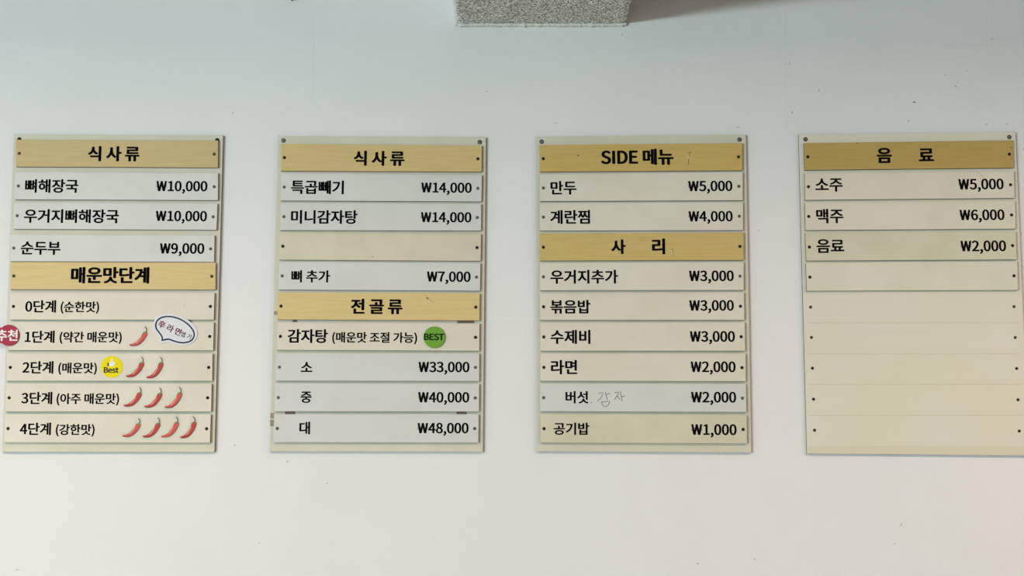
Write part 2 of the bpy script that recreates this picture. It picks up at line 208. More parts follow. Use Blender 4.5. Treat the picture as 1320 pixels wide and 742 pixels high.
'장': [920,[(464,257),(279,257,166,197,166,91),(166,-14,279,-77,464,-77),(648,-77,760,-14,760,91),(760,197,648,257,464,257)],[(464,191),(598,191,679,154,679,91),(679,27,598,-10,464,-10),(330,-10,248,27,248,91),(248,154,330,191,464,191)],[(71,760),(71,693),(273,693),(273,656),(273,527,182,410,46,363),(88,297),(197,336,278,416,317,519),(355,430,432,359,535,325),(574,390),(442,433,357,539,357,657),(357,693),(555,693),(555,760)],[(670,827),(670,282),(752,282),(752,528),(886,528),(886,598),(752,598),(752,827)]],
'전': [920,[(711,826),(711,577),(529,577),(529,510),(711,510),(711,163),(794,163),(794,826)],[(217,222),(217,-58),(819,-58),(819,10),(299,10),(299,222)],[(79,753),(79,686),(280,686),(280,641),(280,512,187,392,53,345),(96,278),(203,318,285,401,323,504),(362,411,440,336,542,299),(583,366),(453,411,365,526,365,641),(365,686),(562,686),(562,753)]],
'절': [920,[(711,827),(711,625),(534,625),(534,558),(711,558),(711,360),(793,360),(793,827)],[(78,781),(78,712),(279,712),(279,689),(279,574,185,461,53,414),(94,349),(200,386,282,464,321,561),(360,474,439,405,542,370),(581,437),(451,478,362,582,362,688),(362,712),(561,712),(561,781)],[(213,-2),(213,-69),(827,-69),(827,-2),(295,-2),(295,97),(793,97),(793,315),(211,315),(211,248),(711,248),(711,160),(213,160)]],
'제': [920,[(738,827),(738,-78),(817,-78),(817,827)],[(558,807),(558,502),(408,502),(408,434),(558,434),(558,-31),(635,-31),(635,807)],[(64,721),(64,654),(235,654),(235,571),(235,406,165,241,39,165),(90,103),(181,159,245,265,277,389),(309,274,369,177,457,125),(507,186),(383,258,315,414,315,571),(315,654),(478,654),(478,721)]],
'조': [920,[(418,326),(418,107),(50,107),(50,38),(871,38),(871,107),(502,107),(502,326)],[(118,745),(118,677),(416,677),(416,657),(416,513,245,387,90,360),(125,294),(261,322,402,413,461,536),(518,414,661,326,799,298),(832,365),(674,390,502,513,502,657),(502,677),(800,677),(800,745)]],
'주': [920,[(127,770),(127,704),(413,704),(413,699),(413,581,257,478,98,454),(130,389),(270,413,405,487,458,595),(513,487,647,413,789,389),(819,454),(661,478,505,581,505,699),(505,704),(790,704),(790,770)],[(50,312),(50,245),(416,245),(416,-77),(498,-77),(498,245),(867,245),(867,312)]],
'중': [920,[(458,177),(599,177,685,143,685,83),(685,23,599,-13,458,-13),(317,-13,232,23,232,83),(232,143,317,177,458,177)],[(50,405),(50,336),(417,336),(417,241),(248,233,149,178,149,83),(149,-19,264,-77,458,-77),(651,-77,767,-19,767,83),(767,178,667,233,499,241),(499,336),(867,336),(867,405)],[(125,785),(125,719),(406,719),(398,619,253,542,96,525),(125,458),(275,477,410,543,458,642),(509,543,643,477,792,458),(823,525),(663,542,519,619,512,719),(793,719),(793,785)]],
'지': [920,[(707,827),(707,-78),(791,-78),(791,827)],[(79,735),(79,665),(289,665),(289,551),(289,395,181,224,50,162),(98,96),(201,149,291,262,333,394),(374,270,463,167,568,118),(614,184),(481,242,374,398,374,551),(374,665),(584,665),(584,735)]],
'찜': [920,[(719,827),(719,297),(801,297),(801,827)],[(202,247),(202,-66),(801,-66),(801,247)],[(720,181),(720,2),(283,2),(283,181)],[(378,765),(378,696),(446,696),(446,658),(446,589,425,487,357,422),(286,489,266,592,266,658),(266,696),(334,696),(334,765),(75,765),(75,696),(189,696),(189,658),(189,573,146,454,45,399),(88,338),(159,376,203,443,226,515),(247,442,286,371,357,329),(427,370,466,441,486,514),(510,442,554,376,625,338),(669,399),(566,453,526,569,526,658),(526,696),(633,696),(633,765)]],
'천': [920,[(277,822),(277,706),(75,706),(75,639),(277,639),(277,611),(277,485,186,373,53,327),(93,262),(199,299,280,376,319,474),(359,383,440,312,543,278),(584,343),(450,386,358,493,358,611),(358,639),(558,639),(558,706),(359,706),(359,822)],[(711,826),(711,549),(527,549),(527,480),(711,480),(711,151),(794,151),(794,826)],[(217,211),(217,-58),(819,-58),(819,10),(299,10),(299,211)]],
'추': [920,[(50,280),(50,211),(417,211),(417,-79),(499,-79),(499,211),(867,211),(867,280)],[(417,827),(417,715),(129,715),(129,648),(417,648),(417,536,264,438,101,415),(131,349),(271,370,401,439,459,537),(517,440,646,370,785,349),(815,415),(653,438,501,537,501,648),(789,648),(789,715),(499,715),(499,827)]],
'탕': [920,[(465,248),(280,248,167,189,167,86),(167,-17,280,-77,465,-77),(650,-77,762,-17,762,86),(762,189,650,248,465,248)],[(465,183),(599,183,680,147,680,86),(680,24,599,-13,465,-13),(330,-13,249,24,249,86),(249,147,330,183,465,183)],[(670,827),(670,271),(752,271),(752,525),(886,525),(886,593),(752,593),(752,827)],[(91,763),(91,331),(160,331),(345,331,449,335,573,357),(563,424),(446,405,347,399,174,399),(174,518),(488,518),(488,583),(174,583),(174,696),(504,696),(504,763)]],
'특': [920,[(49,349),(49,282),(867,282),(867,349)],[(141,195),(141,128),(678,128),(678,-78),(761,-78),(761,195)],[(157,803),(157,434),(771,434),(771,499),(240,499),(240,590),(743,590),(743,654),(240,654),(240,737),(767,737),(767,803)]],
'한': [920,[(319,600),(190,600,102,534,102,431),(102,329,190,263,319,263),(447,263,535,329,535,431),(535,534,447,600,319,600)],[(319,535),(401,535,456,494,456,431),(456,368,401,328,319,328),(237,328,182,368,182,431),(182,494,237,535,319,535)],[(670,826),(670,149),(752,149),(752,461),(886,461),(886,529),(752,529),(752,826)],[(278,826),(278,717),(53,717),(53,649),(586,649),(586,717),(361,717),(361,826)],[(189,202),(189,-58),(792,-58),(792,10),(271,10),(271,202)]],
'해': [920,[(273,544),(161,544,79,459,79,338),(79,216,161,131,273,131),(386,131,467,216,467,338),(467,459,386,544,273,544)],[(273,474),(343,474,393,417,393,338),(393,258,343,202,273,202),(203,202,153,258,153,338),(153,417,203,474,273,474)],[(232,800),(232,672),(48,672),(48,605),(497,605),(497,672),(314,672),(314,800)],[(542,807),(542,-34),(621,-34),(621,378),(736,378),(736,-78),(815,-78),(815,827),(736,827),(736,446),(621,446),(621,807)]],
' ': [224]}
# the currency sign is drawn by hand: a wide W and two thin bars
GL['₩'] = [800, [(22, 733), (115, 733), (212, 160), (220, 160), (345, 733), (428, 733), (553, 160), (561, 160), (658, 733), (750, 733), (614, 0), (504, 0), (390, 540), (382, 540), (268, 0), (158, 0)]]
def contours(ch):
    """outlines of one character: pairs are line ends, groups of six are cubic segments, units 1/1000 em"""
    out = []
    for c in GL[ch][1:]:
        pts = [c[0]]
        for q in c[1:]:
            if len(q) == 2: pts.append(q)
            else:
                a = pts[-1]; N = 5
                for s in range(1, N + 1):
                    t = s / N; u = 1 - t
                    pts.append((u**3 * a[0] + 3*u*u*t * q[0] + 3*u*t*t * q[2] + t**3 * q[4], u**3 * a[1] + 3*u*u*t * q[1] + 3*u*t*t * q[3] + t**3 * q[5]))
        if math.dist(pts[0], pts[-1]) < .5: pts.pop()
        out.append([(x * .00035, z * .00035) for x, z in pts])
    return out
def textmesh(s, bold, track=0.0):
    """flat outlines of the words s as (verts, faces) in glyph units"""
    cu = bpy.data.curves.new('t', 'CURVE'); cu.dimensions = '2D'; cu.fill_mode = 'FRONT'
    x = 0.0; bars = []
    for ch in s:
        if ch == '₩': bars += [(x + a * .00035, z * .00035, x + c * .00035, (z + 40) * .00035) for a, z, c in ((-12, 410, 784), (-12, 300, 784))]
        for pts in contours(ch) if ch != ' ' else []:
            sp = cu.splines.new('POLY'); sp.points.add(len(pts) - 1); sp.use_cyclic_u = True
            for k, (px, pz) in enumerate(pts): sp.points[k].co = ((px + x) * 10, pz * 10, 0, 1)
        x += GL[ch][0] * .00035 + track
    o = bpy.data.objects.new('t', cu); COL.objects.link(o)
    dg = bpy.context.evaluated_depsgraph_get(); me = bpy.data.meshes.new_from_object(o.evaluated_get(dg))
    V = [(v.co.x, v.co.y) for v in me.vertices]; Fs = [list(p.vertices) for p in me.polygons]
    bpy.data.objects.remove(o); bpy.data.curves.remove(cu); bpy.data.meshes.remove(me)
    n0 = len(V); F0 = Fs; V0 = [v[:2] for v in V]; V = []; Fs = []                    # thicken the strokes: the outline swept round a small circle
    for d in range(10):
        dx, dz = bold * 10 * math.cos(math.pi * d / 5), bold * 6 * math.sin(math.pi * d / 5)
        Fs += [[i + d * n0 for i in f] for f in F0]; V += [(x + dx, z + dz, d) for x, z in V0]
    for a, z, c, t in bars:
        k = len(V); V += [(a * 10, z * 10, 10), (c * 10, z * 10, 10), (c * 10, t * 10, 10), (a * 10, t * 10, 10)]; Fs.append([k, k + 1, k + 2, k + 3])
    return V, Fs
def lettering(name, s, x0, x1, yc, ypl, mat, parent, slope=0.0, bold=.0055, track=0.0, ys=1.0):
    V, Fs = textmesh(s, bold, track)
    mnx, mxx = min(v[0] for v in V), max(v[0] for v in V); mny, mxy = min(v[1] for v in V), max(v[1] for v in V)
    h = (x1 - x0) / 2; c = at((x0 + x1) / 2, yc, ypl); e = at(x1, yc + slope * h, ypl); b = at(x0, yc - slope * h, ypl)
    ux = Vector((e.x - b.x, e.z - b.z)); L = ux.length; ux /= L; uz = Vector((-ux.y, ux.x)); k = L / (mxx - mnx)
    W = []
    for vx, vz, lay in V:
        a = (vx - (mnx + mxx) / 2) * k; d = (vz - (mny + mxy) / 2) * k * ys
        W.append((c.x + ux.x * a + uz.x * d, ypl - lay * .00001, c.z + ux.y * a + uz.y * d))
    return mk(name, W, Fs, mat, parent)
def ribbon(name, strokes, wpx, ypl, mat, parent):
    """thin pen strokes lying on the plane ypl; strokes are lists of photo points"""
    V = []; Fs = []
    for st in strokes:
        P = [at(u, v, ypl) for u, v in st]; w = wpx * PX / 2; b = len(V)
        for i, p in enumerate(P):
            t = (P[min(i + 1, len(P) - 1)] - P[max(i - 1, 0)]); t = Vector((t.x, 0, t.z)).normalized(); nrm = Vector((-t.z, 0, t.x)) * w
            V += [p + nrm, p - nrm]
        for i in range(len(P) - 1): Fs.append([b + 2*i, b + 2*i + 1, b + 2*i + 3, b + 2*i + 2])
    return mk(name, V, Fs, mat, parent)
def screw(name, u, v, ypl, r, rh, ring, head, parent):
    """countersunk screw: dark sunk ring, domed head with a cross slot"""
    c = at(u, v, ypl); V = []; Fs = []; mi = []
    N = 14
    rings = [(r, -.0001), (r * .97, -.0006), (rh * 1.12, -.0003), (rh, -.0011), (rh * .55, -.0016)]
    for rr, dy in rings:
        for i in range(N):
            a = 2 * math.pi * i / N; V.append((c.x + rr * math.cos(a), ypl + dy, c.z + rr * math.sin(a)))
    for k in range(len(rings) - 1):
        for i in range(N):
            j = (i + 1) % N; Fs.append([k*N + i, k*N + j, (k+1)*N + j, (k+1)*N + i]); mi.append(0 if k < 2 else 1)
    Fs.append([4*N + i for i in range(N)]); mi.append(1)
    for (sx, sz) in ((.7, .16), (.16, .7)):                          # the cross
        b = len(V); y = ypl - .00175
        V += [(c.x - rh*sx, y, c.z - rh*sz), (c.x + rh*sx, y, c.z - rh*sz), (c.x + rh*sx, y, c.z + rh*sz), (c.x - rh*sx, y, c.z + rh*sz)]
        Fs.append([b, b+1, b+2, b+3]); mi.append(0)
    return mk(name, V, Fs, [ring, head], parent, mi)

# ---------------------------------------------------------------- materials
WALL_C = (.80, .80, .78)
M_wall = mottled('wall_paint', (.80, .805, .80), (.775, .78, .77), nscale=.9, rough=.55, bump=.25, bscale=45, spec=.25)
M_floor = mottled('floor_tile', (.50, .46, .40), (.44, .40, .35), nscale=3, rough=.4)
M_ceil = node_mat('ceiling_paint', (.55, .56, .56), .9)
M_side = node_mat('side_wall_paint', (.55, .52, .46), .8)
M_board = mottled('cream_laminate', (.665, .645, .53), (.63, .61, .49), nscale=2.5, rough=.45)
M_white = mottled('white_laminate', (.66, .67, .635), (.63, .635, .605), nscale=2.5, rough=.42)
M_cream = mottled('aged_cream_laminate', (.72, .685, .585), (.685, .645, .53), nscale=2.5, rough=.45)
M_cream2 = mottled('yellowed_cream_laminate', (.66, .63, .485), (.61, .58, .435), nscale=2.5, rough=.45)
M_warmw = mottled('warm_white_laminate', (.72, .69, .60), (.68, .65, .555), nscale=2.5, rough=.45)
M_edge = node_mat('dark_cut_edge', (.10, .105, .09), .8)  # cut sides of boards and slats, much darker than their faces
def pine(name, c):
    return mottled(name, c, (c[0] * .90, c[1] * .87, c[2] * .80), scale=(6, 6, 75), nscale=2.0, detail=6, rough=.5, bump=.12, bscale=6, lo=.3, hi=.75)
M_ink = node_mat('black_ink', (.004, .004, .005), .9, .02)
M_grey = node_mat('pencil_grey', (.13, .13, .11), .8)
M_hole = node_mat('sunk_dark_rim', (.02, .02, .018), .8)
M_scr = node_mat('screw_steel', (.11, .115, .09), .5, .4); M_scrb = node_mat('screw_black', (.008, .008, .008), .5)
M_scrp = node_mat('screw_zinc', (.22, .22, .19), .3, .6)
M_knot = node_mat('pine_knot', (.17, .10, .03), .6); M_knotl = node_mat('pine_knot_pale', (.62, .50, .27), .6)
M_tape = node_mat('old_brown_tape', (.20, .15, .11), .7); M_tapel = node_mat('pale_old_tape', (.36, .29, .20), .7)
M_speck = node_mat('wall_speck', (.16, .16, .14), .9); M_speckl = node_mat('faint_wall_speck', (.46, .46, .43), .9)
M_seam = node_mat('raised_paint_seam', (.86, .86, .85), .6)
M_red = node_mat('badge_red', (.37, .018, .050), .45, .2); M_wht = node_mat('print_white', (.80, .79, .78), .5)
M_yel = node_mat('badge_yellow', (.83, .71, .004), .5, .1); M_grn = node_mat('magnet_green', (.155, .36, .035), .5, .2)
M_dgrn = node_mat('dark_green_print', (.008, .035, .008), .8, .05)
M_bub = node_mat('bubble_white', (.72, .72, .76), .4); M_navy = node_mat('navy_print', (.018, .038, .09), .6, .1)
M_dred = node_mat('maroon_print', (.17, .022, .04), .6, .1); M_dgry = node_mat('dark_grey_print', (.04, .04, .045), .8, .05)
M_ch1 = node_mat('chili_red', (.50, .060, .050), .5, .2); M_ch2 = node_mat('chili_dark_red', (.30, .018, .025), .5, .2)
M_chp = node_mat('chili_bright_red', (.60, .105, .085), .5, .2)
M_chh = node_mat('chili_highlight', (.80, .40, .28), .5, .2); M_stem = node_mat('chili_stem_green', (.15, .17, .06), .5); M_cal = node_mat('chili_calyx', (.20, .22, .07), .5)
M_clear = bpy.data.materials.new('clear_acrylic'); M_clear.use_nodes = True
nt = M_clear.node_tree; nt.nodes.clear()
_o = nt.nodes.new('ShaderNodeOutputMaterial'); _m = nt.nodes.new('ShaderNodeMixShader'); _t = nt.nodes.new('ShaderNodeBsdfTransparent'); _g = nt.nodes.new('ShaderNodeBsdfGlossy')
_t.inputs[0].default_value = (.985, .99, .985, 1); _g.inputs['Roughness'].default_value = .5; _m.inputs[0].default_value = .02
nt.links.new(_t.outputs[0], _m.inputs[1]); nt.links.new(_g.outputs[0], _m.inputs[2]); nt.links.new(_m.outputs[0], _o.inputs[0])

# ---------------------------------------------------------------- room shell
def boxo(name, x0, x1, y0, y1, z0, z1, mat, parent=None):
    V = [(x, y, z) for z in (z0, z1) for y in (y0, y1) for x in (x0, x1)]
    Fs = [(0, 1, 3, 2), (4, 5, 7, 6), (0, 1, 5, 4), (2, 3, 7, 6), (0, 2, 6, 4), (1, 3, 7, 5)]
    return mk(name, V, Fs, mat, parent)
def struct(o): o['kind'] = 'structure'; return o
wall = struct(boxo('wall_back', -11.2, 9.2, 0, .15, 0, 3.15, M_wall))
struct(boxo('floor', -11.2, 9.2, -12, 0, -.1, 0, M_floor))
struct(boxo('ceiling', -11.2, 9.2, -12, 0, 3.15, 3.25, M_ceil))
struct(boxo('wall_right', 9.2, 9.35, -12, .15, 0, 3.15, M_side))
struct(boxo('wall_left', -11.35, -11.2, -12, .15, 0, 3.15, M_side))
# the street side: a solid pier with a window on the left, the rest is the open shop front
WX0, WX1, WZ0, WZ1 = -10.6, -5.4, 1.3, 2.15
V = []; Fs = []
for x0, x1, z0, z1 in ((-11.35, WX0, 0, 3.15), (WX1, -4.9, 0, 3.15), (WX0, WX1, 0, WZ0), (WX0, WX1, WZ1, 3.15)):
    b = len(V); V += [(x, y, z) for z in (z0, z1) for y in (-12.15, -12) for x in (x0, x1)]
    Fs += [[b + i for i in f] for f in ((0, 1, 3, 2), (4, 5, 7, 6), (0, 1, 5, 4), (2, 3, 7, 6), (0, 2, 6, 4), (1, 3, 7, 5))]
struct(mk('wall_front', V, Fs, M_side))
M_fr = node_mat('window_frame_grey', (.5, .5, .5), .5)
wn = struct(boxo('window_1', WX0, WX1, -12.14, -12.02, WZ0, WZ0 + .04, M_fr))
for a in ((WX0, WX0 + .04, WZ0 + .04, WZ1), (WX1 - .04, WX1, WZ0 + .04, WZ1), (WX0 + .04, WX1 - .04, WZ1 - .04, WZ1)):
    boxo('frame_bar', a[0], a[1], -12.14, -12.02, a[2], a[3], M_fr, wn)
# small flaws of the painted wall
def fleck(u, v, ru, rv, ang, mat, k=0):
    c = at(u, v, 0); pts = []
    for i in range(9):
        a = 2 * math.pi * i / 9; rr = 1 + .35 * math.sin(3 * a + u)
        x = ru * PX * rr * math.cos(a); z = rv * PX * rr * math.sin(a)
        pts.append((c.x + x * math.cos(ang) - z * math.sin(ang), c.z + x * math.sin(ang) + z * math.cos(ang)))
    V, Fs = plate(pts, 0.0, -.0006, .0002); mk('paint_fleck', V, Fs, mat, wall)
for u, v, ru, rv, a, d in ((1178.5, 131.7, 2.2, .9, -.1, 0), (1171, 156, 1.5, 1, -.6, 1), (1231.8, 111.3, 2, .7, -.7, 1), (1219, 96.6, 1.4, .6, -.4, 1), (1278, 50, 3, .5, 0, 1),
        (802, 44.8, 1.2, .7, 0, 1), (899.6, 726, 1.3, 1.2, 0, 1), (972.5, 720.5, 1, .9, 0, 1), (1161.5, 676, 2.6, .7, 1, 1), (1153.6, 700.5, 1.3, .5, 0, 1),
        (370.6, 594.5, 1.3, .9, -.5, 1), (22, 734, 2.6, .6, .1, 1), (978.5, 297, 1, .8, 0, 1), (1055.5, 116.5, .9, 1.2, 0, 1), (716, 158.5, 2.2, .5, -.2, 1), (300, 145.5, 1, .8, 0, 1),
        (951, 164, 3, .5, -.1, 1), (1320 - 22, 159.7, 2, .6, .2, 1), (1272, 160, 1.6, .6, 0, 1), (302.5, 573.8, 1.5, .7, 0, 1), (1319, 192, .8, .8, 0, 1), (1317, 301, .8, .8, 0, 1), (1318.6, 343, .8, .8, 0, 1), (1021, 144.7, .9, 1.6, 0, 1), (1018, 82, .7, 1.8, -.4, 1), (627.5, 118, 1.4, .6, 0, 1), (422, 622.5, .9, .9, 0, 1), (334, 699.5, .8, .7, 0, 1), (1246, 91, 1, .5, .3, 1)):
    fleck(u, v, ru, rv, a, M_speckl if d else M_speck)
for st, wd in ((((1007.6, -20), (1009, 60), (1009.5, 172)), .9), (((404.5, 2), (404, 60), (403, 142)), .7), (((1276, -20), (1276.5, 30), (1277, 66)), .6),
        (((1247, 97), (1226, 120), (1213, 145), (1207, 163)), .8), (((627, 409.5), (660, 410), (692, 410.5)), .7)):
    ribbon('paint_seam', [catmull(st, 4, False)], wd, -.0006, M_seam, wall)

# ---------------------------------------------------------------- rough rendered beam end at the top
M_beam = mottled('rough_render', (.92, .97, .95), (.25, .27, .255), scale=(1, 1, 1), nscale=170, detail=1.5, rough=.9, lo=.38, hi=.62)
def beam():
    zb = at(690, 31).z; xl = at(586.2, 33).x; xr = at(808.2, 33).x; ztop = 3.15; rc = .017
    ys = [0 - .002 * i for i in range(0, 161)] + [-.34 - .06 * i for i in range(0, 30)]
    prof = []
    prof += [(xl, ztop), (xl, zb + .08)] + [(xl, zb + .08 - .004 * i) for i in range(1, 17)]
    prof += [(xl + rc - rc * math.cos(a), zb + rc - rc * math.sin(a)) for a in (.3, .7, 1.1, 1.4)]
    nx = 235; prof += [(xl + rc + (xr - xl - 2 * rc) * i / nx, zb) for i in range(nx + 1)]
    prof += [(xr - rc + rc * math.sin(a), zb + rc - rc * math.cos(a)) for a in (.3, .7, 1.1, 1.4)]
    prof += [(xr, zb + .08 - .004 * i) for i in range(16, 0, -1)] + [(xr, zb + .08), (xr, ztop)]
    V = []; n = len(prof)
    cx = (xl + xr) / 2
    for y in ys:
        for x, z in prof:
            if z > ztop - .01: V.append((x, y, z)); continue
            p = Vector((x, y, z))
            h = noise.noise(p * 190) * .0026 + noise.noise(p * 380 + Vector((5, 1, 3))) * .0012 + noise.noise(p * 30) * .0012
            V.append((x + (0 if x < xl + .011 else h if abs(x - cx) > (xr - xl) / 2 - .004 else 0) * (1 if x > cx else -1), y, z - h))
    Fs = [(j*n + i, j*n + i + 1, (j+1)*n + i + 1, (j+1)*n + i) for j in range(len(ys) - 1) for i in range(n - 1)]
    Fs.append([(len(ys) - 1)*n + i for i in range(n)])
    r = empty('ceiling_beam', (cx, -.05, zb), 'rough grey textured beam jutting from the wall at the top centre, above the boards', 'beam')
    lit_side_paint = mottled('plaster_painted_light', (.84, .85, .84), (.70, .71, .69), nscale=40, rough=.7)  # window light on the left corner painted in as a paler smooth plaster
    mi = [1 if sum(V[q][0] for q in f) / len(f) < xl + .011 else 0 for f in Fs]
    mk('beam_body', V, Fs, [M_beam, lit_side_paint], r, mi, smooth=True)
    # lumpy bead of filler where the beam meets the wall
    V = []; Fs = []; N = 8; K = 200
    for i in range(K + 1):
        x = xl + .002 + (xr - xl - .004) * i / K
        rr = .0052 + .0020 * noise.noise(Vector((x * 150, 0, 1))) + .0035 * max(0, noise.noise(Vector((x * 45, 4, 1))))
        zz = zb - .0035 + .0012 * noise.noise(Vector((x * 60, 9, 2))) + (.003 if i < 4 or i > K - 4 else 0)
        for k in range(N):
            a = 2 * math.pi * k / N; V.append((x, -.0060 + rr * math.cos(a), zz + rr * math.sin(a)))
    for i in range(K):
        for k in range(N): Fs.append((i*N + k, i*N + (k+1) % N, (i+1)*N + (k+1) % N, (i+1)*N + k))
    Fs += [list(range(N)), [K*N + k for k in range(N)]]
    f = mk('filler_bead', V, Fs, mottled('filler', (.86, .88, .84), (.55, .57, .52), nscale=110, rough=.8), r, smooth=True)
beam()
# small clip cut by the top of the frame
c0 = at(379, -3, 0)
r = empty('cable_clip', (c0.x, 0, c0.z), 'small dark green clip on the white wall, cut off by the top edge', 'clip')
boxo('clip_body', c0.x - .010, c0.x + .012, -.012, 0, c0.z + .002, c0.z + .022, node_mat('clip_green', (.03, .05, .03), .6), r)
for dx in (-.0075, .0045):
    boxo('prong', c0.x + dx, c0.x + dx + .004, -.010, 0, c0.z - .0095 + (.003 if dx > 0 else 0), c0.z + .003, bpy.data.materials['clip_green'], r)

# ---------------------------------------------------------------- the four menu boards
TB = .0100; TS = .0092                                               # board and slat thickness
YB = -TB; YS = -(TB + TS)
def board(label, corners, screws, slats, matb=None, head=None):
    q = pxpoly(corners, YB); cx = sum(p[0] for p in q) / 4; zb = min(p[1] for p in q)
    r = empty('menu_board', (cx, 0, zb), label, 'menu board', 'cream menu boards hung in a row')
    V, Fs = plate(q, 0, YB); mk('backboard', V, Fs, [matb or M_board, M_edge], r, [0, 0] + [1, 0] * 4)
    for u, v in screws: screw('mounting_screw', u, v, YB, 3.0 * PX, 1.75 * PX, M_hole, head or M_scrp, r)
    out = []
    for kind, (tl, tr, br, bl), texts, opt in slats:
        q = pxpoly([tl, tr, br, bl], YS)
        m = {'W': M_white, 'C': M_cream, 'Y': M_cream2, 'H': None, 'N': M_warmw}[kind] or opt['mat']
        V, Fs = plate(q, YB, YS)
        s = mk('header_slat' if kind == 'H' else 'menu_slat', V, Fs, [m, M_edge], r, [0, 0] + [1, 0] * 4)
        if not texts: s['label'] = 'blank cream slat without lettering'
        slope = ((tr[1] - tl[1]) + (br[1] - bl[1])) / 2 / (tr[0] - tl[0])
        for t in texts:
            nm = 'price' if t[0][0] == '₩' else 'lettering'
            lettering(nm, t[0], t[1], t[2], t[3], YS - .0003, M_ink, s, slope, bold=.0160 if kind == 'H' else (.0117 if nm == 'lettering' else .0122), track=t[4] if len(t) > 4 else 0)
        ring, head = {'W': (M_scr, M_scr), 'N': (M_scr, M_scr)}.get(kind, (M_hole, M_scrb))
        if opt.get('screw') == 'grey': ring, head = M_hole, M_scr
        if opt.get('screw') == 'black': ring, head = M_hole, M_scrb
        for side in (0, 1):
            if opt.get('noscrew') == side: continue
            u = ((tl[0] + bl[0]) / 2 + 4.5) if side == 0 else ((tr[0] + br[0]) / 2 - 5.0)
            v = ((tl[1] + bl[1]) / 2 + .3) if side == 0 else ((tr[1] + br[1]) / 2 + .2)
            screw('screw', u, v, YS, 2.15 * PX, 1.3 * PX, ring, head, s)
        out.append(s)
    return r, out

H1 = pine('pine_greyish', (.60, .475, .235)); H1b = pine('pine_light', (.70, .545, .26))
H2 = pine('pine_tan', (.655, .505, .225)); H2b = pine('pine_yellow', (.71, .555, .26))
H3 = pine('pine_ochre', (.60, .435, .145)); H3b = pine('pine_gold', (.62, .465, .175)); H4 = pine('pine_brown', (.50, .355, .115))
B1, S1 = board('cream menu board with chili stickers under the second wooden heading, leftmost of the row',
    [(17.6, 172.6), (287.6, 174.3), (276.5, 582.4), (2.6, 582.2)], [(24.9, 179.6), (280, 180.7)], [
    ('H', ((20.3, 179.8), (281.2, 180.9), (281, 215.8), (20.5, 214.7)), [('식 사 류', 113.4, 180.1, 198)], {'mat': H1, 'screw': 'grey'}),
    ('W', ((19.3, 221.6), (281.2, 222.8), (281, 257.9), (19, 256.9)), [('뼈해장국', 32.3, 101.1, 239.6), ('₩10,000', 201.4, 267.4, 241.3)], {}),
    ('W', ((17.8, 260.2), (280.4, 262.1), (279.2, 296.2), (17.5, 295)), [('우거지뼈해장국', 30.8, 153.3, 278.4), ('₩10,000', 200.7, 266.8, 279.8)], {}),
    ('W', ((13.3, 302), (276.7, 303.2), (276.2, 337.5), (13.3, 336.6)), [('순두부', 26.7, 78.1, 319.6), ('₩9,000', 206, 263.4, 321.6)], {}),
    ('H', ((13.6, 337.6), (278.2, 338.3), (277.8, 373.1), (13, 372.8)), [('매운맛단계', 91.4, 192.5, 354.5)], {'mat': H1b, 'screw': 'grey'}),
    ('C', ((13, 377), (276.7, 377.2), (275.7, 411.9), (12.6, 411.9)), [('0단계', 32.6, 72.3, 394.7), ('(순한맛)', 78.1, 127.8, 396.2)], {}),
    ('C', ((11, 415.1), (275.7, 415.1), (275, 451.4), (10, 451.1)), [('1단계', 31.9, 70.4, 433.9), ('(약간 매운맛)', 76.8, 157, 435.1)], {'noscrew': 0}),
    ('C', ((8.8, 455.3), (274.2, 455.5), (273.6, 490.7), (8.7, 490.6)), [('2단계', 28.9, 68.9, 473.3), ('(매운맛)', 75.1, 124.9, 474.9)], {}),
    ('C', ((7.5, 494.2), (273, 494.3), (272.3, 530.2), (7.1, 530.2)), [('3단계', 27.4, 67.4, 512.8), ('(아주 매운맛)', 72.9, 153.5, 514.5)], {}),
    ('C', ((6.1, 533.6), (271.8, 533.8), (270.8, 570.3), (5.6, 569.9)), [('4단계', 25.5, 65.7, 552.5), ('(강한맛)', 71.9, 122, 554.3)], {})], None, M_scrb)
